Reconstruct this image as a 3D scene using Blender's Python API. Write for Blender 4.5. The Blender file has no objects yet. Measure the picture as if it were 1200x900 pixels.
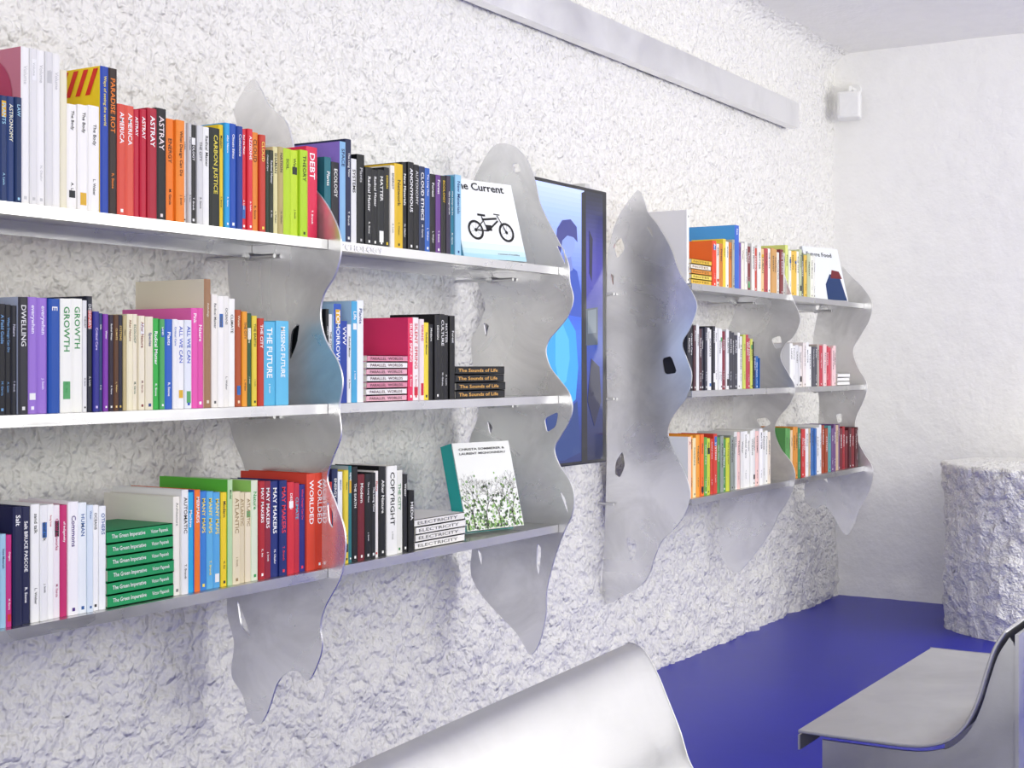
import bpy, math, random
from mathutils import Vector, Matrix, noise
random.seed(7)
S=bpy.context.scene
F=1667.0; TH=math.atan2(1026,1667); c=math.cos(TH); s=math.sin(TH)
H=1.12; D=2.32; HOR=429.0
# world: wall_left at y=0, x runs along the wall, "Yp" = distance from camera line => y = Yp-D
def X_on(sx,Yp):
    t=(sx-600)/F; return Yp*(c+t*s)/(s-t*c)
def Y_on(sx,X):
    t=(sx-600)/F; return X*(s-t*c)/(c+t*s)
def Z_at(sy,X,Yp): return H+(HOR-sy)*(X*c+Yp*s)/F
def lin(v):
    v/=255.0
    return v/12.92 if v<=0.04045 else ((v+0.055)/1.055)**2.4
def hexc(h):
    return (lin(int(h[0:2],16)),lin(int(h[2:4],16)),lin(int(h[4:6],16)),1)

# ---------------- materials
def newmat(name):
    m=bpy.data.materials.new(name); m.use_nodes=True
    nt=m.node_tree; b=nt.nodes['Principled BSDF']; return m,nt,b
def noise_node(nt,scale,detail=4,rough=0.5,stretch=None,dist=0):
    tc=nt.nodes.new('ShaderNodeTexCoord'); n=nt.nodes.new('ShaderNodeTexNoise')
    n.inputs['Scale'].default_value=scale; n.inputs['Detail'].default_value=detail; n.inputs['Roughness'].default_value=rough
    n.inputs['Distortion'].default_value=dist
    if stretch:
        mp=nt.nodes.new('ShaderNodeMapping'); mp.inputs['Scale'].default_value=stretch
        nt.links.new(tc.outputs['Object'],mp.inputs[0]); nt.links.new(mp.outputs[0],n.inputs['Vector'])
    else: nt.links.new(tc.outputs['Object'],n.inputs['Vector'])
    return n
def ramp(nt,src,p0,c0,p1,c1):
    r=nt.nodes.new('ShaderNodeValToRGB'); r.color_ramp.elements[0].position=p0; r.color_ramp.elements[0].color=c0
    r.color_ramp.elements[1].position=p1; r.color_ramp.elements[1].color=c1
    nt.links.new(src,r.inputs[0]); return r
def bump(nt,b,src,strength,dist,prev=None,invert=False):
    n=nt.nodes.new('ShaderNodeBump'); n.inputs['Strength'].default_value=strength; n.inputs['Distance'].default_value=dist
    n.invert=invert
    nt.links.new(src,n.inputs['Height'])
    if prev: nt.links.new(prev.outputs[0],n.inputs['Normal'])
    nt.links.new(n.outputs[0],b.inputs['Normal']); return n
def plaster(name,col,s1,d1,s2,d2,det=3,pebble=None):
    m,nt,b=newmat(name)
    n1=noise_node(nt,s1,det,0.5)
    r=ramp(nt,n1.outputs['Fac'],0.3,tuple(x*0.97 for x in col[:3])+(1,),0.7,col)
    nt.links.new(r.outputs[0],b.inputs['Base Color']); b.inputs['Roughness'].default_value=0.6
    b1=bump(nt,b,n1.outputs['Fac'],1.0,d1)
    if pebble:
        # rounded pebble grains of the sprayed stucco
        n3=noise_node(nt,30,2,0.5)
        mx=nt.nodes.new('ShaderNodeVectorMath'); mx.operation='MULTIPLY_ADD'
        tc=nt.nodes.new('ShaderNodeTexCoord')
        mx.inputs[1].default_value=(0.035,0.035,0.035)
        nt.links.new(n3.outputs['Color'],mx.inputs[0]); nt.links.new(tc.outputs['Object'],mx.inputs[2])
        v=nt.nodes.new('ShaderNodeTexVoronoi'); v.feature='SMOOTH_F1'; v.inputs['Scale'].default_value=pebble[0]
        v.inputs['Smoothness'].default_value=0.6
        nt.links.new(mx.outputs[0],v.inputs['Vector'])
        bump(nt,b,v.outputs['Distance'],1.0,pebble[1],b1,True)
    else:
        n2=noise_node(nt,s2,2,0.5); bump(nt,b,n2.outputs['Fac'],1.0,d2,b1)
    return m
M_wall=plaster('rough_plaster',(0.885,0.875,0.84,1),46,0.008,95,0.004,2,(58,0.010))
M_far=plaster('smooth_plaster',(0.93,0.925,0.90,1),14,0.005,60,0.002)
M_ceil=plaster('ceiling_plaster',(0.94,0.93,0.89,1),14,0.005,60,0.002)
M_ped=plaster('pedestal_plaster',(0.90,0.895,0.86,1),34,0.022,90,0.010,5)
pb=M_ped.node_tree.nodes['Principled BSDF']; pb.inputs['Metallic'].default_value=0.15; pb.inputs['Roughness'].default_value=0.4
M_floor,nt,b=newmat('blue_resin_floor')
n=noise_node(nt,1.5,2); r=ramp(nt,n.outputs['Fac'],0.3,hexc('0c169a'),0.7,hexc('0f1aa6'))
nt.links.new(r.outputs[0],b.inputs['Base Color']); b.inputs['Roughness'].default_value=0.32
b.inputs['Specular IOR Level'].default_value=0.2
n=noise_node(nt,6,2); bump(nt,b,n.outputs['Fac'],0.15,0.003)
def metal(name,base,rough,stretch,wob=0.006,var=0.82,rv=0.11,met=0.96):
    m,nt,b=newmat(name)
    b.inputs['Metallic'].default_value=met
    n1=noise_node(nt,4,6,0.6,(1,1,1),0.8); r1=ramp(nt,n1.outputs['Fac'],0.34,(base*var,base*var,base*var,1),0.58,(base,base,base,1))
    nt.links.new(r1.outputs[0],b.inputs['Base Color'])
    n2=noise_node(nt,60,3,0.6,stretch); mr=nt.nodes.new('ShaderNodeMapRange')
    n4=noise_node(nt,3,5,0.6,(1,1,1),1.0)
    mr.inputs['From Min'].default_value=0.3; mr.inputs['From Max'].default_value=0.7
    mr.inputs['To Min'].default_value=rough-rv; mr.inputs['To Max'].default_value=rough+rv
    nt.links.new(n4.outputs['Fac'],mr.inputs['Value']); nt.links.new(mr.outputs[0],b.inputs['Roughness'])
    n3=noise_node(nt,3.5,1,0.5); b1=bump(nt,b,n3.outputs['Fac'],0.6,wob)
    bump(nt,b,n2.outputs['Fac'],0.12,0.001,b1)
    return m
M_panel=metal('brushed_aluminium_panel',0.93,0.30,(1,1,1),0.018,0.78,0.08,0.80)
M_shelf=metal('aluminium_shelf',0.56,0.32,(0.1,3,3),0.002,0.92)
M_bench=metal('aluminium_bench',0.56,0.40,(0.1,3,3),0.004,0.90)
M_rail=metal('aluminium_rail',0.88,0.40,(0.1,2,2),0.002,0.92)
def plain(name,col,rough=0.5,metallic=0,emit=0):
    m,nt,b=newmat(name); n=noise_node(nt,40,2)
    r=ramp(nt,n.outputs['Fac'],0.2,tuple(x*0.95 for x in col[:3])+(1,),0.8,col)
    nt.links.new(r.outputs[0],b.inputs['Base Color'])
    b.inputs['Roughness'].default_value=rough; b.inputs['Metallic'].default_value=metallic
    return m
M_black=plain('black_plastic',(0.012,0.012,0.015,1),0.25)
M_white=plain('white_plastic',(0.88,0.88,0.86,1),0.4)
M_pin=plain('steel_pin',(0.7,0.7,0.7,1),0.3,1)
M_book,nt,b=newmat('printed_paper')
a=nt.nodes.new('ShaderNodeVertexColor'); a.layer_name='Col'
nt.links.new(a.outputs['Color'],b.inputs['Base Color']); b.inputs['Roughness'].default_value=0.5
b.inputs['Specular IOR Level'].default_value=0.3
M_scr,nt,b=newmat('screen_image_reflections')
a=nt.nodes.new('ShaderNodeVertexColor'); a.layer_name='Col'
nt.links.new(a.outputs['Color'],b.inputs['Emission Color']); b.inputs['Emission Strength'].default_value=1.6
b.inputs['Base Color'].default_value=(0.01,0.01,0.012,1); b.inputs['Roughness'].default_value=0.08

# ---------------- mesh builder
class MB:
    def __init__(self): self.v=[];self.f=[];self.c=[]
    def add(self,vs,fs,col,M=None):
        o=len(self.v)
        for p in vs:
            p=Vector(p); 
            if M is not None: p=M@p
            self.v.append(tuple(p))
        for f in fs: self.f.append(tuple(i+o for i in f)); self.c.append(col)
    def box(self,x0,x1,y0,y1,z0,z1,col,M=None):
        vs=[(x,y,z) for x in (x0,x1) for y in (y0,y1) for z in (z0,z1)]
        fs=[(0,1,3,2),(4,6,7,5),(0,4,5,1),(2,3,7,6),(0,2,6,4),(1,5,7,3)]
        self.add(vs,fs,col,M)
    def obj(self,name,mat,parent=None,smooth=False):
        me=bpy.data.meshes.new(name); me.from_pydata(self.v,[],self.f)
        ca=me.color_attributes.new('Col','FLOAT_COLOR','CORNER')
        buf=[]
        for p,col in zip(me.polygons,self.c):
            for _ in range(p.loop_total): buf.extend(col)
        ca.data.foreach_set('color',buf)
        me.materials.append(mat)
        if smooth: me.shade_smooth()
        o=bpy.data.objects.new(name,me); S.collection.objects.link(o)
        if parent: o.parent=parent
        return o
def empty(name,loc=(0,0,0)):
    e=bpy.data.objects.new(name,None); e.location=(0,0,0); S.collection.objects.link(e); return e
W4=(0.8,0.8,0.8,1)
# text cache
TC={}
def tmesh(txt,bold=0.012):
    k=(txt,bold)
    if k in TC: return TC[k]
    cu=bpy.data.curves.new('t','FONT'); cu.body=txt; cu.resolution_u=2; cu.offset=bold
    o=bpy.data.objects.new('t',cu); S.collection.objects.link(o)
    bpy.context.view_layer.update()
    me=o.to_mesh()
    vs=[(v.co.x,v.co.y) for v in me.vertices]; fs=[tuple(p.vertices) for p in me.polygons]
    o.to_mesh_clear(); bpy.data.objects.remove(o); bpy.data.curves.remove(cu)
    if vs:
        x0=min(v[0] for v in vs); x1=max(v[0] for v in vs); y0=min(v[1] for v in vs); y1=max(v[1] for v in vs)
        vs=[(x-x0,y-y0) for x,y in vs]; TC[k]=(vs,fs,x1-x0,y1-y0)
    else: TC[k]=([],[],1,1)
    return TC[k]

# ---------------- room shell
def grid_wall(name,nu,nv,fn,mat):
    vs=[];fs=[]
    for j in range(nv+1):
        for i in range(nu+1): vs.append(fn(i/nu,j/nv))
    for j in range(nv):
        for i in range(nu):
            a=j*(nu+1)+i; fs.append((a,a+1,a+nu+2,a+nu+1))
    me=bpy.data.meshes.new(name); me.from_pydata(vs,[],fs); me.materials.append(mat); me.shade_smooth()
    o=bpy.data.objects.new(name,me); S.collection.objects.link(o); return o
XF=6.79; CZ=2.65; XB=-2.0; YR=-5.5
def nz(x,y,z): return noise.noise(Vector((x,y,z)))
def leftwall(u,v):
    # coarse behind the camera, fine where the shelves hang
    if u<0.1: x=XB+(0.8-XB)*u/0.1
    else: x=0.8+(XF+0.02-0.8)*(u-0.1)/0.9
    z=CZ*v
    low=max(0,1-z/0.8)
    rough=0.85+0.5*low
    d=0.012*nz(x*3,z*3,1)+rough*(0.0065*nz(x*9,z*9,5)+0.007*nz(x*21,z*21,9)+0.006*nz(x*38,z*38,3))
    d+=rough*0.009*max(0,nz(x*19,z*21,21))
    d-=rough*0.008*max(0,nz(x*24,z*21,61)-0.15)
    d+=0.03*low*low*(1+1.2*nz(x*4,z*3,40))+0.025*low*low*low*nz(x*11,z*8,44)
    top=max(0,(z-(CZ-0.10))/0.10); d+=0.08*(1-math.sqrt(max(0,1-top*top)))
    return (x,-d,z)
grid_wall('wall_left',760,300,leftwall,M_wall)
def farwall(u,v):
    y=YR+(0.02-YR)*u; z=CZ*v
    low=max(0,1-z/0.12)
    d=0.006*nz(y*3,z*3,71)+0.003*nz(y*10,z*10,77)+0.02*low*(1+nz(y*9,z*6,3))
    return (XF-d,y,z)
grid_wall('wall_far',200,100,farwall,M_far)
def ceil(u,v):
    x=XB+(XF+0.02-XB)*u; y=YR+(0.02-YR)*v
    return (x,y,CZ+0.005*nz(x*3,y*3,5))
grid_wall('ceiling',120,80,ceil,M_ceil)
grid_wall('floor',20,20,lambda u,v:(XB+(XF+0.05-XB)*u,YR+(0.05-YR)*v,0),M_floor)

# ---------------- wavy panels
def catmull(pts,n=5):
    out=[];N=len(pts)
    for i in range(N):
        p0,p1,p2,p3=[Vector(pts[(i+k-1)%N]) for k in range(4)]
        for j in range(n):
            t=j/n
            out.append(0.5*((2*p1)+(-p0+p2)*t+(2*p0-5*p1+4*p2-p3)*t*t+(-p0+3*p1-3*p2+p3)*t**3))
    return out
def hole_loop(pts):
    """small angular cut-out with softened corners (chamfered twice)"""
    P=[Vector(p) for p in pts]; 
    for _ in range(2):
        Q=[]
        for i in range(len(P)):
            a=P[i]; b=P[(i+1)%len(P)]
            Q+= [a.lerp(b,0.15),a.lerp(b,0.85)]
        P=Q
    return P
def plate_yz(name,X,loops,parent,mat,thick=0.005,smooth=True):
    """flat cut sheet standing in the plane x=X; loops given as (y,z)"""
    cu=bpy.data.curves.new(name,'CURVE'); cu.dimensions='2D'; cu.fill_mode='BOTH'; cu.extrude=thick/2
    for k,L in enumerate(loops):
        P=(catmull(L) if k==0 else hole_loop(L)) if smooth else [Vector(p) for p in L]
        sp=cu.splines.new('POLY'); sp.points.add(len(P)-1)
        for q,p in zip(sp.points,P): q.co=(p[0],p[1],0,1)
        sp.use_cyclic_u=True
    o=bpy.data.objects.new(name,cu); S.collection.objects.link(o); bpy.context.view_layer.update()
    me=bpy.data.meshes.new_from_object(o)
    bpy.data.objects.remove(o); bpy.data.curves.remove(cu)
    me.transform(Matrix(((0,0,1,X),(1,0,0,0),(0,1,0,0),(0,0,0,1))))
    me.materials.clear(); me.materials.append(mat)
    o=bpy.data.objects.new(name,me); S.collection.objects.link(o); o.parent=parent
    return o
def meas(X,pts):
    out=[]
    for sx,sy in pts:
        Y=Y_on(sx,X); out.append((Y-D,Z_at(sy,X,Y)))
    return out
PX=[1.43,2.445,3.464,4.353,5.268,6.19]
P1=[(297,93),(306,105),(316,124),(335,142),(343,165),(348,190),(362,212),(378,232),(388,248),(398,272),(400,295),(393,322),(380,345),(376,370),(382,398),(397,425),(402,448),(398,478),(400,510),(390,538),(384,562),(394,590),(404,620),(405,648),(399,678),(383,708),(376,732),(378,758),(371,782),(361,798),(350,786),(336,789),(325,802),(315,832),(304,849),(292,836),(284,812),(272,790),(275,752),(267,718),(270,680),(282,640),(292,590),(288,550),(273,510),(268,470),(278,430),(280,390),(270,345),(268,300),(274,250),(283,200),(279,150),(275,130),(284,110)]
H1=[[(342,388),(352,378),(349,402),(340,424)],[(278,700),(287,722),(296,748),(283,735)],[(384,586),(391,600),(391,620),(386,612)]]
P2=[(587,168),(602,171),(614,182),(622,197),(628,215),(633,238),(642,258),(656,285),(666,308),(668,330),(672,350),(666,370),(654,386),(644,398),(640,412),(645,430),(656,445),(667,460),(671,476),(668,492),(658,510),(650,526),(656,545),(667,562),(673,580),(671,602),(662,622),(655,640),(648,662),(641,692),(640,720),(635,745),(628,762),(621,767),(614,755),(604,740),(590,725),(572,706),(560,690),(552,670),(554,640),(558,600),(552,560),(550,520),(560,490),(562,460),(555,430),(553,400),(562,380),(569,358),(560,330),(556,300),(547,262),(549,235),(556,210),(566,190),(576,174)]
H2=[[(601,192),(608,191),(611,202),(604,205)],[(652,287),(661,291),(663,312),(658,300)],[(638,490),(655,482),(652,500),(641,507)],[(567,378),(574,381),(570,396)],[(571,492),(578,500),(575,512)],[(630,636),(635,642),(632,676),(629,660)],[(656,574),(663,584),(667,604)],[(560,642),(565,650),(565,664)]]
P3=[(748,223),(755,235),(760,250),(771,264),(786,290),(796,318),(811,342),(817,360),(809,384),(800,402),(805,420),(811,440),(805,465),(790,486),(783,506),(790,530),(803,555),(809,580),(803,602),(790,620),(776,634),(768,652),(760,675),(746,690),(727,700),(713,707),(706,695),(708,650),(710,590),(712,500),(711,400),(712,310),(715,285),(723,258),(735,238)]
H3=[[(776,420),(787,417),(794,437),(779,439)],[(722,541),(730,528),(733,545),(727,560),(721,556)],[(734,629),(746,634),(746,648),(739,658)],[(719,288),(728,277),(733,292),(723,304)],[(757,264),(764,268),(766,280)],[(716,320),(720,323),(719,336)]]
P4=[(903,292),(915,310),(922,330),(930,352),(938,374),(931,393),(919,405),(915,420),(924,438),(932,455),(925,474),(912,490),(908,505),(915,525),(928,543),(932,560),(926,582),(913,602),(905,620),(892,640),(876,660),(865,671),(854,665),(845,650),(843,625),(842,600),(850,560),(855,510),(860,470),(853,430),(851,395),(862,365),(872,330),(885,302)]
H4=[[(904,397),(915,393),(917,407),(909,409)],[(886,491),(899,489),(904,497),(892,502)],[(852,616),(857,621),(856,632)]]
P5=[(985,312),(998,324),(1012,338),(1022,355),(1019,375),(1009,393),(1000,410),(1005,430),(1016,450),(1012,470),(1003,490),(1003,510),(1012,530),(1023,550),(1019,575),(1008,595),(1001,615),(993,627),(985,620),(977,605),(966,592),(955,596),(945,588),(943,570),(950,540),(958,505),(960,470),(956,440),(953,400),(960,360),(968,328)]
H5=[[(980,486),(986,484),(987,494),(982,496)],[(963,559),(968,557),(971,567)]]
SZ=[H+0.277,H-0.083,H-0.444]   # shelf tops
YF=1.977                      # shelf front
unitA=empty('metal_bookshelf'); unitB=empty('metal_bookshelf.001')
m1=meas(PX[1],P1)
plate_yz('side_panel_1',PX[0],[m1,meas(PX[1],H1[1])],unitA,M_panel)
plate_yz('side_panel_2',PX[1],[m1]+[meas(PX[1],h) for h in H1],unitA,M_panel)
plate_yz('side_panel_3',PX[2],[meas(PX[2],P2)]+[meas(PX[2],h) for h in H2],unitA,M_panel)
plate_yz('side_panel_1',PX[3],[meas(PX[3],P3)]+[meas(PX[3],h) for h in H3],unitB,M_panel)
plate_yz('side_panel_2',PX[4],[meas(PX[4],P4)]+[meas(PX[4],h) for h in H4],unitB,M_panel)
plate_yz('side_panel_3',PX[5],[meas(PX[5],P5)]+[meas(PX[5],h) for h in H5],unitB,M_panel)
def shelf(x0,x1,zt,parent,name):
    B=MB(); y0=YF-D; y1=2.20-D; t=0.004; lip=0.021
    B.box(x0,x1,y0,y1,zt-t,zt,W4)
    B.box(x0,x1,y0,y0+0.003,zt-lip,zt-t,W4)
    B.box(x0,x1,y0+0.003,y0+0.022,zt-lip,zt-lip+0.003,W4)
    B.box(x0,x1,y1-0.003,y1,zt-lip-0.01,zt-t,W4)
    B.box(x0-0.006,x0,y0+0.02,y0+0.05,zt-0.018,zt-0.004,W4)
    B.box(x1,x1+0.008,y0+0.02,y0+0.05,zt-0.018,zt-0.004,W4)
    return B.obj(name,M_shelf,parent)
def rod(p0,p1,r,mat,parent,name,n=16):
    p0=Vector(p0);p1=Vector(p1);d=(p1-p0); q=d.to_track_quat('Z','Y').to_matrix()
    B=MB();vs=[];L=d.length
    for k in (0,L):
        for i in range(n):
            a=2*math.pi*i/n; vs.append(p0+q@Vector((r*math.cos(a),r*math.sin(a),k)))
    fs=[(i,(i+1)%n,n+(i+1)%n,n+i) for i in range(n)]+[tuple(range(n))[::-1],tuple(range(n,2*n))]
    B.add(vs,fs,W4); return B.obj(name,mat,parent)
k=0
for (i,un) in ((0,unitA),(1,unitA),(3,unitB),(4,unitB)):
    for j in range(3):
        k+=1; shelf(PX[i]+0.004,PX[i+1]-0.004,SZ[j],un,'shelf_%d'%k)
for i,un in ((0,unitA),(1,unitA),(2,unitA),(3,unitB),(4,unitB),(5,unitB)):
    for j in range(3):
        z=SZ[j]-0.03
        rod((PX[i]-0.014,0.02,z),(PX[i]-0.014,-0.20 if i!=3 else -0.06,z),0.005,M_pin,un,'wall_pin')
        if i!=3: rod((PX[i]-0.022,-0.125,z),(PX[i]+0.01,-0.125,z),0.009,M_pin,un,'pin_collar')
# engraved label on the shelf lip
B=MB(); vs,fs,tw,th=tmesh('PSYCHOLOGY'); sc=0.013/th
x0=X_on(386,YF)
B.add([(x0+0.01+u*sc*1.6,YF-D-0.0008,SZ[0]-0.0185+v*sc) for u,v in vs],fs,hexc('f4f4f4'))
B.obj('shelf_label',M_book,unitA)

# ---------------- books
WORDS=['DESIGN','ECOLOGY','Plants','THE CITY','Futures','MATTER','OCEANS','Nature','Archive','THEORY','Species','CLIMATE','LAND','Modern','Commons','ATLAS','SYSTEMS','Network','SOIL','HUMAN','Water','ENERGY','THE EARTH','Forest','MEDIA','After Nature','A Field Guide','New Materials','Critical Care','What Design Can Do','Radical Matter','The Long View']
AUTH=['J. Smith','A. Levin','M. Garcia','R. Stone','K. Ito','L. Weber','N. Okafor','T. Brandt']
def book(B,x0,x1,yf,d,z0,z1,col,tcol,text,side=None,rowtext=True):
    x0+=0.0004;x1-=0.0004; t=min(0.0016,(x1-x0)*0.2); w=x1-x0; hh=z1-z0
    C=hexc(col); page=hexc(random.choice(['f1ece0','f5f2ea','e9e2d2']))
    B.box(x0,x0+t,yf,yf+d,z0,z1,hexc(side) if side else C)
    B.box(x1-t,x1,yf,yf+d,z0,z1,C)
    xm=(x0+x1)/2; e=min(0.0015,w*0.1)
    B.add([(x0,yf,z0),(x0+w*.22,yf-e,z0),(x1-w*.22,yf-e,z0),(x1,yf,z0),(x0,yf,z1),(x0+w*.22,yf-e,z1),(x1-w*.22,yf-e,z1),(x1,yf,z1),(x0,yf+t,z1),(x1,yf+t,z1),(x0,yf+t,z0),(x1,yf+t,z0)],
          [(0,1,5,4),(1,2,6,5),(2,3,7,6),(4,5,6,7,9,8),(0,10,11,3,2,1)],C)
    B.box(x0+t,x1-t,yf+t,yf+d-0.003,z0+0.001,z1-0.0025,page)
    ys=yf-e-0.0006
    if not text: return
    T=hexc(tcol); R=random.random
    known=text.upper()==text and text not in WORDS or text in('everywhen','Salt')
    def put(txt,ztop,Lmax,hs,dx=0):
        vs,fs,tw,th=tmesh(txt,0.012)
        if not vs: return
        sc=min(hs/th,Lmax/tw); sv=min(hs/th, sc*1.35); off=(hs-th*sv)/2
        B.add([(xm+dx-hs/2+off+v*sv,ys,ztop-u*sc) for u,v in vs],fs,T)
    style=R()
    # colour band(s) printed across the spine on some books
    if style<0.22:
        bc=hexc(random.choice(['f0f0f0','202428','e0b030','c83830','3068b0','58a868',tcol])); a=z0+hh*random.choice([0.72,0.8,0.06,0.12]); hb=hh*random.uniform(0.05,0.16)
        B.box(x0+w*.2,x1-w*.2,ys+0.0002,ys+0.0005,a,min(z1-0.001,a+hb),bc)
    hs=min(w*random.uniform(0.32,0.48),0.012) if not known else min(w*0.50,0.017)
    top=hh*random.uniform(0.05,0.2) if not known else hh*0.07
    put(text,z1-top,hh*(random.uniform(0.35,0.55) if not known else 0.6),hs)
    if R()<0.45: put(random.choice(AUTH),z1-hh*random.uniform(0.68,0.74),hh*0.15,min(w*0.3,0.006))
    if R()<0.4:
        a=z0+hh*0.035; q=min(w*0.16,0.003)
        B.box(xm-q,xm+q,ys,ys+0.0004,a,a+2*q,T)
SP=1.992
def row(start,specs,zi,name='book_row',xmin=None,xmax=None,extra=None):
    B=MB(); px=start; z0=SZ[zi]+0.0003
    x0=X_on(px,SP)
    if xmin: x0=max(x0,xmin)
    for sp in specs:
        xe,yt,col=sp[0],sp[1],sp[2]; tcol=sp[3] if len(sp)>3 else 'f5f5f0'
        text=sp[4] if len(sp)>4 else random.choice(WORDS); side=sp[5] if len(sp)>5 else None
        x1=X_on(xe,SP)
        if xmax: x1=min(x1,xmax)
        if x1-x0<0.003: continue
        if col is not None:
            z1=Z_at(yt,(x0+x1)/2,SP)
            d=0.19 if side else min(0.185,(z1-z0)*random.uniform(0.62,0.72))
            book(B,x0,x1,SP-D+random.uniform(0,0.006)+(0 if side else 0.001),d,z0,z1,col,tcol,text,side)
        x0=x1
    if extra: extra(B)
    return B.obj(name,M_book)
def printsA(B):
    xs=X_on(117,SP)-0.0006; z1=Z_at(78,X_on(120,SP),SP)
    for i in range(7):
        ya=SP-D+0.004+i*0.026
        B.add([(xs,ya,z1-0.003),(xs,min(ya+0.012,SP-D+0.185),z1-0.003),(xs,min(ya+0.034,SP-D+0.188),z1-0.05),(xs,min(ya+0.022,SP-D+0.187),z1-0.05)],[(0,1,2,3)],hexc('d83020'))
    xs2=X_on(26,SP)-0.0006; z2=Z_at(55,X_on(30,SP),SP)
    vs=[(xs2,SP-D+0.19*0.5+0.07*math.cos(a*math.pi/16),z2-0.085+0.075*math.sin(a*math.pi/16)) for a in range(32)]
    B.add(vs,[tuple(range(32))],hexc('b04060'))
# Row A
row(-60,[(-45,115,'203a70'),(-30,113,'b8b8b8','202020'),(-15,112,'8a2c50'),(-8,112,'1d3566'),(0,112,'1f3a6c','e8d070','LIFE'),(9,112,'1d3566','9fd0e8','PLANTS'),(18,113,'203a70','e8e8d0','ASTRONOMY'),(26,114,'16305c','9fd0e8','LAW'),
(36,55,'f4f3f1','cfcfcf','Volume','c5788a'),(45,57,'e6e5e4','c8c8c8','Volume'),(54,59,'f4f3f1','c8c8c8','Volume'),(63,61,'e2e1e0','c8c8c8','Volume'),(72,63,'f2f1ee','c8c8c8','Volume'),
(80,82,'ece6cc','d8b820','',),(92,122,'f8f6f2','202020','The Body'),(104,123,'f8f6f2','202020','The Body'),(117,124,'f8f6f2','202020','The Body'),
(127,78,'2246a8','f3e060','Ways of seeing the world','f0d020'),(138,80,'30201c','f08020','PARADISE ROT'),(148,122,'dc5040','ffffff','AMERICA'),(158,124,'e05a48','ffffff','AMERICA'),
(165,128,'c01838','ffffff','ASTRAY'),(173,128,'c01838','ffffff','ASTRAY'),(184,127,'b01a34','ffffff','ASTRAY'),(196,127,'18161a','f0e0e0','ASTRAY'),(207,139,'f07c20','402010'),(217,141,'f28a2c','402010'),
(221,144,'e8e8e8','202020'),(225,144,'c8c8c8','202020'),(232,146,'262626','f0f0f0'),(239,147,'d8d8d8','303030'),(246,149,'f2f2f0','303030'),(258,150,'1e2420','e8d850','CARBON JUSTICE'),
(264,146,'e8c820','202020'),(270,144,'28a0dc','ffffff'),(278,145,'2050b0','ffffff','Climate Ethics'),(285,148,'1c3c90','e8e8e8'),(291,151,'d82838','ffffff','Red the Planet'),(297,151,'e03040','ffffff','AZZEDINE'),
(305,155,'e88830','602010','CLOUD'),(312,158,'c84030','f8e060','CLOUD'),(316,176,'203828','e0e0e0'),(322,176,'283020','e0e0e0'),(328,172,'e0d8a0','303030','SHAMAN'),(334,172,'b8a870','303030','NATION'),
(343,174,'b8d828','304010'),(352,176,'c4e030','304010'),(361,176,'b4d828','304010'),(374,172,'e02850','ffffff','DEBT')],0,xmax=2.436,extra=printsA)
# Row B
row(374,[(383,187,'1c1c20'),(390,184,'1c6c78'),(399,190,'202028'),(406,166,'88b8e0','203060','SPACE','9078d0'),(413,163,'1c2448','f0f0f0'),(420,186,'e8e8e8','202020'),(429,181,'101216','c0c0c0'),(437,196,'181a1e'),(444,199,'14161a'),(452,199,'181c20'),(458,196,'1c1c1c','f0d030'),(463,194,'f0ece0','202020'),(473,192,'e0b820','202020'),(479,190,'141418'),(486,190,'17171b','ffffff','ANONYMOUS'),(492,193,'101014','d0d0d0','AUTONOMY'),(499,195,'1c2c50','ffffff','CLOUD ETHICS'),(505,197,'2a60b8','ffffff'),(512,204,'15151a'),(518,205,'6a3c88'),(524,206,'202020','e8c030'),(529,206,'383048'),(534,206,'207890'),(541,205,'98c8e4','204080')],0,xmin=2.455)
# Row C
row(-60,[(-45,352,'b8c8e0','202020'),(-30,350,'e0e0e0','202020'),(-15,350,'303040'),(-2,356,'181c28'),(7,356,'12141c','70a0d0'),(15,357,'12141c','70a0d0'),(22,358,'151824','c0c0d0'),(34,348,'2c2c34','e0e0e0','DWELLING','aeb8d0'),(46,348,'9a74d0','f4f0ff','everywhen'),(58,349,'9a74d0','f4f0ff','everywhen'),(71,350,'1c50a8','f0f0f0','E'),(85,350,'f6f6ee','309048','GROWTH'),(98,350,'f6f6ee','309048','GROWTH'),(103,352,'e8e8e8','202020'),(110,347,'1c2030','e0e0e0',"DESIGNER'S"),
(117,365,'30308c','e0d0ff'),(122,367,'203870'),(128,368,'8038a8'),(134,369,'281c30'),(140,369,'5a3820','f0d080'),(146,369,'1c1c30','e0c060'),(150,370,'c0b080','303030'),(157,368,'f0e8c8','804020'),(164,368,'ece4cc','306040'),(171,370,'f0e8d0','803030'),(180,371,'e8e0c8','204080'),(188,373,'34b048','ffffff'),(194,374,'50a860','ffffff'),(203,374,'2860c0','ffffff'),(209,374,'f0f0f0','2060c0'),(217,375,'f4f4f4','2050c0','ALL WE CAN'),(225,375,'e8ecf4','2050c0','ALL WE CAN'),(233,361,'e858b0','ffffff','Pink','f070b8'),(241,361,'e050a8','ffffff'),(249,327,'a07858','e8e0d0','Anthology','f0e8d0'),(256,345,'f4f0e8','606060'),(263,347,'f6f4f0','606060'),(270,347,'f0eee8','606060'),(278,350,'f6f6f2','404040'),(285,363,'b0522c','f0e0c0'),(291,365,'f0a030','303030'),(297,367,'305838','e0e0c0'),(303,370,'e8d048','304020'),(310,373,'c03828','ffffff'),(325,377,'58b8e0','ffffff','THE FUTURE'),(340,376,'64c0e8','ffffff','MISSING FUTURE')],1)
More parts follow.
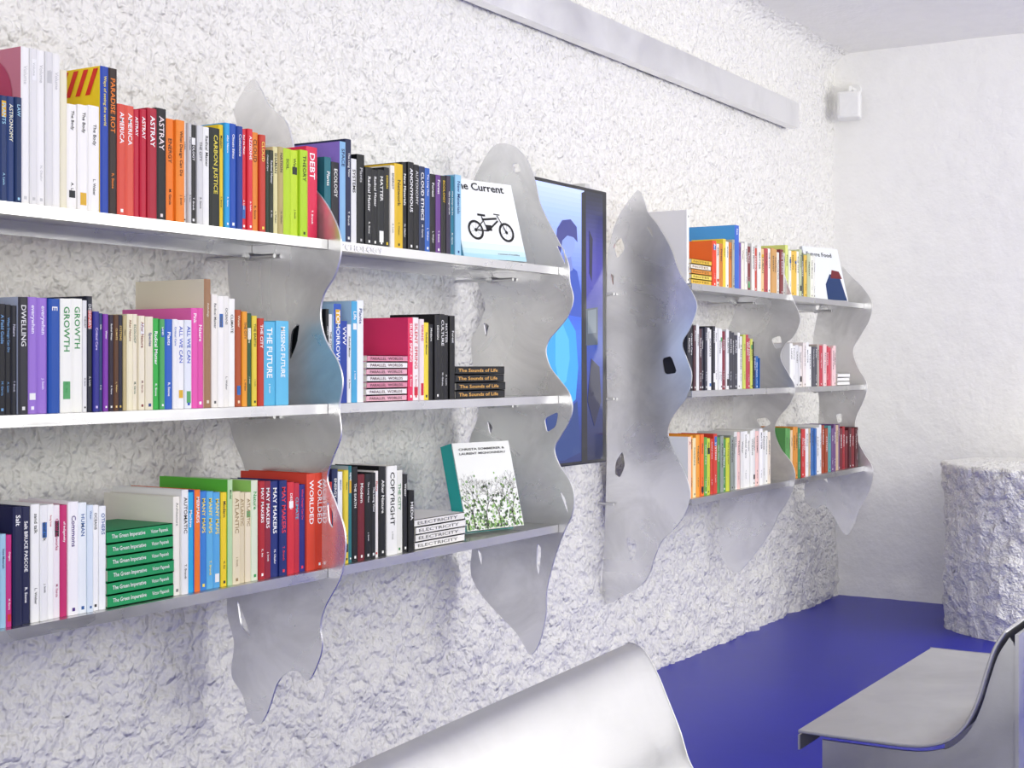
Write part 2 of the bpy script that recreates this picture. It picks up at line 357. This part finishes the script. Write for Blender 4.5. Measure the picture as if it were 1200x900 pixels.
# Row D
row(374,[(380,360,'181a20'),(386,362,'101216'),(391,368,'e8e8e8','202020'),(400,356,'2c58b8','ffffff','TOMORROW','a8cce8'),(408,376,'2040a0','ffffff','VVVV'),(413,380,'f0f0f0','202020'),(420,353,'48a8d8','ffffff','Life','b8dcf0'),(428,352,'f0f4f8','204080')],1,xmin=2.455)
row(480,[(486,372,'e83060','ffffff','SILENT SPRING','e83870'),(493,372,'f4ecec','d02040','SILENT SPRING'),(498,374,'f0e0e4','d02040','SPRING'),(504,378,'f0d840','303030'),(510,380,'15151a'),(516,369,'1a1a20'),(522,368,'141418','f0f0f0','CULTURE'),(528,369,'18181e','e0e0e0'),(534,370,'101014','f0f0f0')],1)
# Row E
row(-60,[(-45,600,'e0e0e0','202020'),(-30,605,'c03050'),(-15,620,'205080'),(-6,624,'208088'),(2,625,'68b8c8'),(9,626,'a0c8e0','202060'),(16,627,'c83080','ffffff','Origins'),(27,594,'1c2048','ffffff','Salt','20244c'),(38,594,'1c2048','ffffff','Salt BRUCE PASCOE'),(48,591,'f6f6f4','404040','sand talk'),(57,592,'f0f0f0','303030','sand talk'),(65,591,'f8f8f6','c02040','Song lines'),(73,592,'f4ecf0','b02060','Global networks'),(81,592,'c83070','ffffff','of Indigeneity'),(93,588,'f8f6f8','503080'),(103,589,'eef4f8','3060a0'),(110,592,'dce8f4','3060a0'),(118,592,'f8f8f8','404040'),(126,593,'f4f6f8','3060a0','OTHERS')],2)
row(205,[(213,582,'f4f0e6','808080','Architecture','f2ede0'),(221,574,'eeeeee','404040','AUTOMATIC','f0f0ee'),(229,577,'28a8e0','ffffff','Machine'),(236,574,'f07828','ffffff','MERMAIDS','2868d0'),(244,576,'3880d0','f8e060','MANY MAPS'),(252,576,'60b0e0','f8e060','MANY MAPS'),(260,577,'58a8e0','f8e060','MANY MAPS'),(267,577,'f0d030','303030'),(273,562,'b8d8a8','306030','Model','60c040'),(282,576,'e8dcbc','a08860','ATLANTIC'),(289,577,'e0d4b4','a08860','ATLANTIC'),(296,577,'ece0c4','a08860','ATLANTIC'),(304,563,'e0e8d0','30a050','Nature','a0d870'),(311,564,'b02430','ffffff','MAY MAKERS'),(319,564,'902038','ffffff','MAY MAKERS'),(328,564,'203078','ffffff','MAY MAKERS'),(337,563,'1c2c70','f04050','MAY MAKERS'),(345,565,'d83040','ffffff'),(352,566,'c02840','40c0e0'),(360,568,'282c80','f04060'),(370,555,'e04830','ffffff','WORLDED','e85040'),(380,554,'d84028','ffffff','WORLDED')],2)
# Row F
row(386,[(391,565,'c03030'),(398,550,'202c58'),(404,553,'f0f4f8','3060a0'),(409,551,'e8d040','202020'),(413,546,'287880','ffffff','NEW','b0c0c8'),(420,547,'16181c'),(428,556,'701c28'),(435,555,'121418','f0f0f0'),(441,554,'181a1e','f0f0f0'),(446,552,'f0ece8','c03020'),(454,547,'14161a'),(466,546,'f4f4f0','101010','COPYRIGHT'),(474,551,'e8e8e0','208040'),(480,556,'202024'),(487,575,'101014','ffffff')],2,xmin=2.455)
def filler(n0,n1,y0,y1,pal,step):
    out=[];x=n0;i=0
    while x<n1-0.5:
        w=random.uniform(*step); x2=min(n1,x+w); t=(x-n0)/(n1-n0)
        col=pal[min(len(pal)-1,int(t*len(pal)))] if random.random()<0.6 else random.choice(pal)
        dark=sum(int(col[k:k+2],16) for k in (0,2,4))<330
        out.append((x2,y0+(y1-y0)*t+random.uniform(-3,3),col,'f0f0f0' if dark else '302828')); x=x2
    return out
# Bay 4 / 5
row(805,[(809,246,'f4f4f2','404040','A','f6f4ee')],0,xmin=PX[3]+0.006)
row(836,[(841,282,'e84828','ffffff','Art','f07030')]+filler(841,862,283,281,['e8e0d0','e8d040','f0f0e8','d08030','b0b0a0'],(3,4.5))+[(867,264,'3868c8','ffffff','Sea','50a0e0')]+filler(867,923,284,296,['7858a8','e8e8e0','f0b060','c84838','f0e8d8','e8c890','b84c50','f4f0e8','d0a060','e0e0d8','803838','e8d8c0'],(3,4.5)),0,xmax=PX[4]-0.006)
row(922,filler(922,956,290,301,['d8e080','e8c050','f0f0e0','606858','f0f0ec','c0c8a0','e8e8e0'],(2.5,3.8)),0,xmin=PX[4]+0.008)
row(806,filler(806,832,378,388,['282830','202028','503038','303040','e0e0e0'],(2.8,4))+filler(832,868,384,392,['303038','c03848','e8e8e8','802838','d8d8d8','404048','f0f0f0'],(2.5,4))+filler(868,884,393,398,['e0e0e0','b84050','303030','c8d060'],(2.5,4))+filler(884,891,415,418,['2868b0','202050'],(2.5,4)),1,xmin=PX[3]+0.006)
row(926,filler(926,938,404,406,['f0f0ee','e0e0e0'],(3,4))+filler(938,962,403,405,['e8e0dc','f0f0f0','505058','b0a8a0'],(2.5,4))+filler(962,981,405,408,['803040','d85060','f0d0d0','c03848'],(2.5,4)),1,xmin=PX[4]+0.008)
row(805,[(810,512,'f0d8c8','c05030','A','eef0ee')]+filler(810,862,511,512,['f07028','f0a038','60a040','c8d040','d04030','50904c','f0e0b0','505860','909890'],(3,4.5))+filler(862,904,507,503,['e0e0dc','f4f4f0','eeeee8','e8dcc8','f4f4f4','f0c8c0'],(3,4.5)),2,xmin=PX[3]+0.006)
row(915,filler(915,940,501,502,['d05040','60a058','e8c8a0','d89038','408050'],(2.5,3.8))+filler(940,985,500,500,['c83838','e8b0a0','4070b0','e8e8e8','a0482c','60a0a0','705080','c8b090'],(2.5,3.8))+filler(985,1007,502,500,['702028','a02830','501820','3060a0','802028'],(2.5,3.8)),2,xmin=PX[4]+0.008,xmax=PX[5]-0.008)
# horizontal stacks
def stack(name,sx0,sx1,zi,n,th,dep,cols,tcol,text,jit=0.003,base=0.0,yoff=0.0,auth=None):
    B=MB(); x0=X_on(sx0,SP); x1=X_on(sx1,SP); z=SZ[zi]+0.0004+base
    for i in range(n):
        a=random.uniform(-jit,jit); col=hexc(cols[i%len(cols)]); zz=z+i*th; yf=SP-D+random.uniform(0,0.004)+yoff
        B.box(x0+a,x1+a,yf,yf+dep,zz+0.0003,zz+0.0018,col); B.box(x0+a,x1+a,yf,yf+dep,zz+th-0.0018,zz+th-0.0003,col)
        B.box(x0+a,x1+a,yf,yf+0.0018,zz+0.0003,zz+th-0.0003,col)
        B.box(x0+a+0.002,x1+a-0.002,yf+0.0018,yf+dep-0.002,zz+0.0018,zz+th-0.0018,hexc('f0ece0'))
        if text:
            vs,fs,tw,t2=tmesh(text,0.010); L=(x1-x0)*(0.50 if auth else 0.8)
            hs=th*0.42
            B.add([(x0+a+0.012+u*L/tw,yf-0.0006,zz+th*0.29+v*hs/t2) for u,v in vs],fs,hexc(tcol))
            if auth:
                vs,fs,tw,t2=tmesh(auth,0.006)
                B.add([(x0+a+(x1-x0)*0.66+u*(x1-x0)*0.27/tw,yf-0.0006,zz+th*0.30+v*hs*0.9/t2) for u,v in vs],fs,hexc(tcol))
    return B.obj(name,M_book)
stack('book_stack',127,204,2,6,0.0235,0.15,['18985c'],'f4f4f4','The Green Imperative',0.002,auth='Victor Papanek')
stack('book_stack',431,478,1,7,0.0154,0.15,['e8b0c0','f0ecec','e090a8','f0eeee'],'604048','PARALLEL  WORLDS',0.003)
stack('book_stack',535,592,1,4,0.0205,0.15,['16181c'],'f0b860','The Sounds of Life',0.005)
stack('book_stack',487,545,2,4,0.0185,0.14,['f6f4f0','eeece8'],'707070','ELECTRICITY',0.006)
stack('book_stack',811,834,0,5,0.0170,0.15,['e8c040','f0d860','e09030','f0e8d8'],'806020','NOTES',0.003)
stack('book_stack',982,996,1,3,0.017,0.13,['f0f0ee'],'a0a0a0','',0.003)

# leaning display books
def display(name,pl,pr,z0,hgt,lean,thick,cover,spinecol,art):
    a=Vector((pr[0]-pl[0],pr[1]-pl[1],0)); w=a.length; a.normalize()
    n=Vector((a.y,-a.x,0)) # outward (toward room)
    up=Vector((0,0,math.cos(lean)))-n*math.sin(lean); nn=a.cross(up)
    nn.normalize(); 
    org=Vector((pl[0],pl[1]-D,z0))
    M=Matrix.Translation(org)@Matrix(((a.x,up.x,nn.x,0),(a.y,up.y,nn.y,0),(a.z,up.z,nn.z,0),(0,0,0,1)))
    B=MB(); t=0.002
    zlift=math.sin(lean)*thick
    M=Matrix.Translation((0,0,zlift))@M
    B.box(0,w,0,hgt,-t,0,hexc(cover),M); B.box(0,w,0,hgt,-thick,-thick+t,hexc(spinecol),M)
    B.box(0,t,0,hgt,-thick,0,hexc(spinecol),M); B.box(t,w-0.003,0.002,hgt-0.003,-thick+t,-t,hexc('f0ece2'),M)
    art(B,M,w,hgt); return B.obj(name,M_book)
def quadline(B,M,p,q,wd,col,z):
    p=Vector(p);q=Vector(q);d=(q-p).normalized(); n=Vector((-d.y,d.x))*wd/2
    B.add([(p.x+n.x,p.y+n.y,z),(q.x+n.x,q.y+n.y,z),(q.x-n.x,q.y-n.y,z),(p.x-n.x,p.y-n.y,z)],[(0,1,2,3)],col,M)
def ttext(B,M,txt,x,y,L,hs,col,z=0.0012):
    vs,fs,tw,th=tmesh(txt,0.016)
    B.add([(x+u*L/tw,y+v*hs/th,z) for u,v in vs],fs,hexc(col),M)
def ring(B,M,cx,cy,r0,r1,col,z,sx=1.0):
    n=28; vs=[]
    for i in range(n):
        a=2*math.pi*i/n; vs+= [(cx+sx*r0*math.cos(a),cy+r0*math.sin(a),z),(cx+sx*r1*math.cos(a),cy+r1*math.sin(a),z)]
    B.add(vs,[(2*i,2*i+1,(2*i+3)%(2*n),(2*i+2)%(2*n)) for i in range(n)],col,M)
def art_current(B,M,w,h):
    g=[('b4deee',0,0.06),('cce8f2',0.06,0.12),('e0f0f5',0.12,0.2)]
    for col,a0,a1 in g: B.add([(0,h*a0,.0006),(w,h*a0,.0006),(w,h*a1,.0006),(0,h*a1,.0006)],[(0,1,2,3)],hexc(col),M)
    ttext(B,M,'The Current',w*0.03,h*0.87,w*0.82,h*0.10,'101014')
    K=hexc('18181c'); r=h*0.125; y=h*0.36; xa=w*0.27; xb=w*0.76
    for x in (xa,xb):
        ring(B,M,x,y,r*0.76,r,K,.0012); ring(B,M,x,y,0,r*0.18,K,.0012)
        for k in range(6):
            a=k*math.pi/3+0.3; quadline(B,M,(x,y),(x+r*.8*math.cos(a),y+r*.8*math.sin(a)),0.0006,K,.0011)
    for p,q,wd in [((xa,y),(w*.46,y-.0),.004),((w*.46,y),(w*.40,h*.54),.003),((w*.40,h*.50),(w*.64,h*.53),.006),((w*.46,y),(w*.65,h*.50),.005),((w*.655,h*.57),(xb,y),.003),((xa,y),(w*.41,h*.48),.003),((w*.34,h*.56),(w*.46,h*.555),.006),((w*.60,h*.585),(w*.70,h*.58),.003),((w*.44,h*.40),(w*.53,h*.40),.016)]:
        quadline(B,M,p,q,wd,K,.0013)
    ttext(B,M,'a journal of mobility',w*0.55,h*0.06,w*0.35,h*0.025,'607078')
display('display_magazine',(3.085,2.045),(3.309,1.99),SZ[0]+0.001,0.222,math.radians(16),0.018,'f8fafa','7cc4e0',art_current)
def art_trees(B,M,w,h):
    rnd=random.Random(3)
    for i in range(520):
        x=rnd.uniform(0.0,1.0)*w; y=abs(rnd.gauss(0,0.24))*h; y=min(y,h*0.66); r=rnd.uniform(0.0015,0.006)
        x=min(max(x,r),w-r); y=max(y,r)
        vs=[(x+r*rnd.uniform(.5,1)*math.cos(a),y+r*rnd.uniform(.5,1)*math.sin(a),.0006+i*0.0000015) for a in [k*math.pi/3 for k in range(6)]]
        B.add(vs,[tuple(range(6))],hexc(rnd.choice(['5c8c3c','7cb050','3c5c2c','a0c878','c8dcae','486838','88a878','2c3c28'])),M)
    def br(x,y,a,L,wd,dp):
        x2=x+L*math.cos(a); y2=y+L*math.sin(a)
        if x2<0.002 or x2>w-0.002 or y2>h*0.76: return
        quadline(B,M,(x,y),(x2,y2),wd,hexc('38342c'),.0016)
        if dp>0:
            for k in (-1,1): br(x2,y2,a+k*rnd.uniform(.2,.6),L*rnd.uniform(.65,.88),max(wd*.65,.0005),dp-1)
    for x in (0.15,0.38,0.6,0.84): br(w*x,0.004,math.pi/2,h*0.17,0.0028,6)
    ttext(B,M,'CHRISTA SOMMERER &',w*0.10,h*0.91,w*0.8,h*0.026,'383838'); ttext(B,M,'LAURENT MIGNONNEAU',w*0.10,h*0.86,w*0.8,h*0.026,'383838')
pr=(X_on(614,1.995),1.995)
display('display_book',(pr[0]-0.205,2.045),pr,SZ[2]+0.001,0.235,math.radians(15),0.045,'f4f6f2','30b8b4',art_trees)
def art_food(B,M,w,h):
    ttext(B,M,'Future Food',w*0.08,h*0.82,w*0.7,h*0.08,'505458')
    B.add([(w*.42,h*.0+.001,.0008),(w*.97,h*.0+.001,.0008),(w*.9,h*.42,.0008),(w*.62,h*.5,.0008),(w*.45,h*.3,.0008)],[(0,1,2,3,4)],hexc('1c3868'),M)
    B.add([(w*.62,h*.42,.0012),(w*.95,h*.42,.0012),(w*.9,h*.56,.0012),(w*.7,h*.58,.0012)],[(0,1,2,3)],hexc('702028'),M)
xr=X_on(994,1.99)
display('display_magazine',(xr-0.25,2.06),(xr,1.99),SZ[0]+0.001,0.235,math.radians(14),0.014,'e8ecee','d0d4d8',art_food)

# ---------------- television (portrait)
tv=empty('television'); YT=2.17
xa,xb=3.60,4.116; zt=H+0.568; zb=H-0.312
B=MB(); B.box(xa,xb,YT-D,YT-D+0.05,zb,zt,hexc('08080a')); o=B.obj('tv_body',M_black,tv)
bv=o.modifiers.new('b','BEVEL'); bv.width=0.004; bv.segments=2
B=MB()
def scr(pts,col,k):
    vs=[]
    for sx,sy in pts:
        X=X_on(sx,YT); vs.append((min(max(X,xa+.008),xb-.008),YT-D-0.001-0.0004*k,min(max(Z_at(sy,X,YT),zb+.008),zt-.008)))
    B.add(vs,[tuple(range(len(vs)))],hexc(col))
def mixh(a,b_,t):
    return ''.join('%02x'%int(int(a[k:k+2],16)*(1-t)+int(b_[k:k+2],16)*t) for k in (0,2,4))
keysL=['b4c4f0','98b0ee','889ee4','7088d8','4c68c8','2e54c4','2c68d0','2460c4','1c4cac','143890','102870','0c205c']
keysR=['14182c','2a2e6c','40409c','4a46b0','4040ac','2c389c','2048b0','1c40ac','183490','142868','101c54','0c1640']  # dark glass band: bluish reflections painted in, brightened to tint the panel beside it
NB=60; XD=xa+0.36; XE=xb-0.03
def gradient(keys,xl,xr):
    for i in range(NB):
        t=i/(NB-1)*(len(keys)-1); k0=min(int(t),len(keys)-2); cb=mixh(keys[k0],keys[k0+1],t-k0)
        z1=zt-0.012-(zt-zb-0.024)*i/NB; z0=zt-0.012-(zt-zb-0.024)*(i+1)/NB
        B.add([(xl,YT-D-.001,z0),(xr,YT-D-.001,z0),(xr,YT-D-.001,z1),(xl,YT-D-.001,z1)],[(0,1,2,3)],hexc(cb))
gradient(keysL,xa+.012,XD)
gradient([mixh(a,'06080f',.15) for a in keysR],XD,XE)
def ell(cx,cy,rx,ry,n=20): return [(cx+rx*math.cos(2*math.pi*i/n),cy+ry*math.sin(2*math.pi*i/n)) for i in range(n)]
scr([(638,330),(650,312),(664,308),(676,318),(681,345),(681,372),(660,368),(640,376)],'2446a8',1)
scr([(658,296),(668,296),(671,316),(662,322),(656,314)],'6878bc',2)
scr(ell(665,285,8,17),'7c90d0',3)
scr([(652,268),(658,258),(668,257),(675,266),(676,284),(671,278),(664,276),(658,282),(656,300),(650,290)],'2c327c',4)
scr([(640,380),(650,368),(664,370),(674,388),(677,430),(674,468),(662,480),(650,470),(640,450)],'2890d4',2)
scr([(650,390),(659,380),(666,398),(667,420),(663,446),(656,456),(650,428)],'44a4dc',3)
scr([(640,478),(664,482),(676,470),(680,530),(660,540),(640,538)],'10306c',2)
scr([(681,226),(686,224),(688,540),(681,544)],'06070e',1)
scr([(686,362),(700,360),(700,404),(686,405)],'3a4654',2)  # grey reflection in the dark glass, painted on in two tones
scr([(688,364),(698,362),(698,390),(688,391)],'5c6874',3)
scr([(692,420),(702,430),(704,470),(696,500),(688,470)],'0c1030',2)
scr([(690,270),(694,280),(693,330),(690,320)],'0c1030',2)
B.obj('tv_picture_reflections',M_scr,tv)
for x in (3.68,4.02):
    B=MB(); B.box(x-0.015,x+0.015,YT-D+0.02,0.02,zt-0.02,zt+0.018,W4); B.obj('mount_bracket',M_pin,tv)
    B=MB(); B.box(x-0.015,x+0.015,YT-D+0.045,0.02,zb+0.05,zb+0.09,W4); B.obj('mount_bracket_low',M_pin,tv)

# ---------------- metal rail high on the wall
rail=empty('metal_wall_rail')
B=MB(); B.box(XB,6.13,-0.062,-0.058,2.19,2.305,W4); B.box(XB,6.13,-0.058,-0.02,2.301,2.305,W4); B.box(XB,6.13,-0.058,-0.02,2.19,2.194,W4)
B.box(6.126,6.13,-0.058,-0.02,2.194,2.301,W4); B.obj('rail_channel',M_rail,rail)
for i in range(7):
    x=0.1+i; rod((x,0.02,2.25),(x,-0.058,2.25),0.012,M_pin,rail,'rail_standoff')

# ---------------- speaker
sp=empty('wall_speaker')
Ys=Y_on(997,XF-0.08)-D; zc=H+(HOR-125)*((XF-.08)*c+(Ys+D)*s)/F
B=MB(); B.box(-0.04,0.04,-0.055,0.055,-0.065,0.065,W4); o=B.obj('speaker_body',M_white,sp)
o.location=(XF-0.10,Ys,zc); o.rotation_euler=(0,math.radians(6),math.radians(12))
bv=o.modifiers.new('b','BEVEL'); bv.width=0.012; bv.segments=4
B=MB(); B.box(-0.0022,0.0,-0.042,0.042,-0.052,0.052,W4); g=B.obj('speaker_grille',plain('grille',(0.84,0.84,0.83,1),0.6),sp)
g.location=(XF-0.1395,Ys-0.009,zc+0.004); g.rotation_euler=o.rotation_euler
rod((XF-0.10,Ys,zc+0.06),(XF-0.10,Ys,zc+0.095),0.01,M_white,sp,'speaker_neck')
rod((XF-0.10,Ys,zc+0.09),(XF+0.01,Ys,zc+0.09),0.009,M_white,sp,'speaker_arm')
rod((XF-0.02,Ys,zc+0.09),(XF+0.01,Ys,zc+0.09),0.03,M_white,sp,'speaker_plate')

# ---------------- plaster pedestal
pc=Vector((6.32,1.27-D)); R=0.375; PH=0.69
vs=[];fs=[];nu=220;prof=[]
for j in range(91): prof.append((R,PH*j/90))
for a in range(1,7): prof.append((R-0.018*(1-math.cos(a*math.pi/12)) ,PH+0.018*math.sin(a*math.pi/12)))
for k in range(1,15): prof.append((max(0.001,(R-0.018)*(1-k/14)),PH+0.018))
for r0,z in prof:
    for i in range(nu):
        a=2*math.pi*i/nu; p=Vector((math.cos(a),math.sin(a),0))
        q=Vector((p.x*3,p.y*3,z*4)); side=min(1,r0/R)
        dsp=0.018*noise.noise(q)+0.012*noise.noise(q*2.7)+0.009*noise.noise(q*6)-0.014*max(0,noise.noise(q*5+Vector((9,3,1)))-0.15)+0.007*noise.noise(q*13)
        flare=0.015*max(0,(z-PH+0.12)/0.12)
        rr=r0+ (dsp+flare)*side**4
        vs.append((pc.x+p.x*rr,pc.y+p.y*rr,z+ (0.006*noise.noise(q*2) if z>=PH else 0)))
for j in range(len(prof)-1):
    for i in range(nu):
        a=j*nu+i; b2=j*nu+(i+1)%nu; fs.append((a,b2,b2+nu,a+nu))
me=bpy.data.meshes.new('plaster_pedestal'); me.from_pydata(vs,[],fs); me.materials.append(M_ped); me.shade_smooth()
o=bpy.data.objects.new('plaster_pedestal',me); S.collection.objects.link(o)

# ---------------- benches : bent aluminium sheets
def smooth_open(pts,n=6):
    P=[Vector(p) for p in pts]; P=[2*P[0]-P[1]]+P+[2*P[-1]-P[-2]]; out=[]
    for i in range(1,len(P)-2):
        for j in range(n):
            t=j/n; p0,p1,p2,p3=P[i-1:i+3]
            out.append(0.5*((2*p1)+(-p0+p2)*t+(2*p0-5*p1+4*p2-p3)*t*t+(-p0+3*p1-3*p2+p3)*t**3))
    out.append(P[-2]); return out
def bench(name,prof,x0,x1,skew,thick):
    """prof: (y,z) seat front -> back top, swept along x"""
    e=empty(name); P=smooth_open(prof); nrm=[]
    for i in range(len(P)):
        d=(P[min(i+1,len(P)-1)]-P[max(i-1,0)]).normalized(); nrm.append(Vector((-d.y,d.x)))
    ring_=[p for p in P]+[P[i]-nrm[i]*thick for i in reversed(range(len(P)))]
    n=len(ring_); vs=[];fs=[];NX=24
    for k in range(NX+1):
        x=x0+(x1-x0)*k/NX
        for p in ring_: vs.append((x,p.x+skew*(x-x1),p.y))
    for k in range(NX):
        for i in range(n):
            a=k*n+i;b2=k*n+(i+1)%n; fs.append((a,a+n,b2+n,b2))
    m=len(P)
    for base in (0,NX*n):
        for i in range(m-1):
            fs.append((base+i,base+i+1,base+n-2-i,base+n-1-i))
    me=bpy.data.meshes.new('seat_and_back'); me.from_pydata(vs,[],fs); me.materials.append(M_bench); 
    o=bpy.data.objects.new('seat_and_back',me); S.collection.objects.link(o); o.parent=e
    bv=o.modifiers.new('b','BEVEL'); bv.width=0.0015; bv.segments=2; bv.angle_limit=math.radians(50)
    me.shade_smooth(); me.set_sharp_from_angle(angle=math.radians(40))
    return e,P
K=2.48
pB=[(935,859),(975,865),(1020,871),(1060,876),(1088,876),(1113,869),(1133,851),(1147,823),(1157,791),(1167,762),(1180,741)]
profB=meas(K,pB)
e,P=bench('metal_bench',profB,K,3.366,0.0,0.006)
def endpanel(P,x,y_front,y_back,e,skew,x1,nm):
    sgn=1 if P[-1].x<P[0].x else -1
    Q=[(p.x,p.y-0.010) if abs(p.x-P[0].x)<abs(P[0].x-P[-1].x)*0.7 else (p.x,p.y-0.012) for p in P[2:]]
    off=skew*(x-x1)
    L=[(y_front+off,0.002),(y_front+off,P[0].y-0.010)]+[(a+off,b_) for a,b_ in Q if (a<y_front if sgn>0 else a>y_front)]+[(y_back+off,P[-1].y-0.03),(y_back+off,0.002)]
    return plate_yz(nm,x,[L],e,M_bench,0.006,False)
yb=P[-1].x-0.012
endpanel(P,K+0.02,P[0].x-0.04,yb,e,0,0,'end_panel_1'); endpanel(P,3.34,P[0].x-0.04,yb,e,0,0,'end_panel_2')
B=MB(); B.box(K+0.005,3.36,yb-0.006,yb,0.002,P[-1].y-0.004,W4); B.obj('outer_back_sheet',M_bench,e)
B=MB(); B.box(K,3.366,P[0].x-0.004,P[0].x,P[0].y-0.030,P[0].y-0.003,W4)
B.obj('front_lip',M_bench,e)
KA=2.03
pA=[(736,757),(750,764),(765,788),(779,822),(793,858),(806,898)]
mA=meas(KA,pA)[::-1]
l=mA[0]
profA=[(l[0]-0.36,l[1]-0.055),(l[0]-0.25,l[1]-0.060),(l[0]-0.12,l[1]-0.060),(l[0]-0.04,l[1]-0.045)]+mA
e,P=bench('metal_bench.001',profA,1.02,KA,0.073,-0.006)
endpanel(P,KA-0.03,P[0].x+0.04,P[-1].x+0.005,e,0.073,KA,'end_panel_1'); endpanel(P,1.06,P[0].x+0.04,P[-1].x+0.005,e,0.073,KA,'end_panel_2')

# ---------------- light
w=bpy.data.worlds.new('daylight'); S.world=w; w.use_nodes=True
bg=w.node_tree.nodes['Background']; bg.inputs[0].default_value=(1.0,0.985,0.955,1); bg.inputs[1].default_value=1.0
def area(name,loc,target,sx,sy,power,col=(1,1,1)):
    l=bpy.data.lights.new(name,'AREA'); l.shape='RECTANGLE'; l.size=sx; l.size_y=sy; l.energy=power; l.color=col
    o=bpy.data.objects.new(name,l); S.collection.objects.link(o); o.location=loc
    o.rotation_euler=(Vector(target)-Vector(loc)).to_track_quat('-Z','Y').to_euler()
area('shopfront_window_light',(5.2,-5.2,1.9),(3.6,0,0.6),2.4,1.2,86,(1,0.985,0.955))
area('entrance_window_light',(-1.8,-3.6,1.3),(6.5,-1.6,0.6),2.6,1.8,78,(1,0.985,0.955))
area('ceiling_fill',(4.2,-3.6,1.9),(4.6,-2.8,2.65),4.0,1.2,46,(1,0.975,0.91))  # added fill aimed upward to whiten the ceiling, not a lamp of the room
# ---------------- camera
cam=bpy.data.cameras.new('camera'); co=bpy.data.objects.new('camera',cam); S.collection.objects.link(co)
cam.sensor_width=36; cam.lens=F/1200*36; cam.shift_y=-21/1200
co.location=(0,-D,H); co.rotation_euler=(math.pi/2,0,TH-math.pi/2); cam.clip_start=0.05
S.camera=co
S.view_settings.view_transform='Standard'
S.view_settings.exposure=-0.08
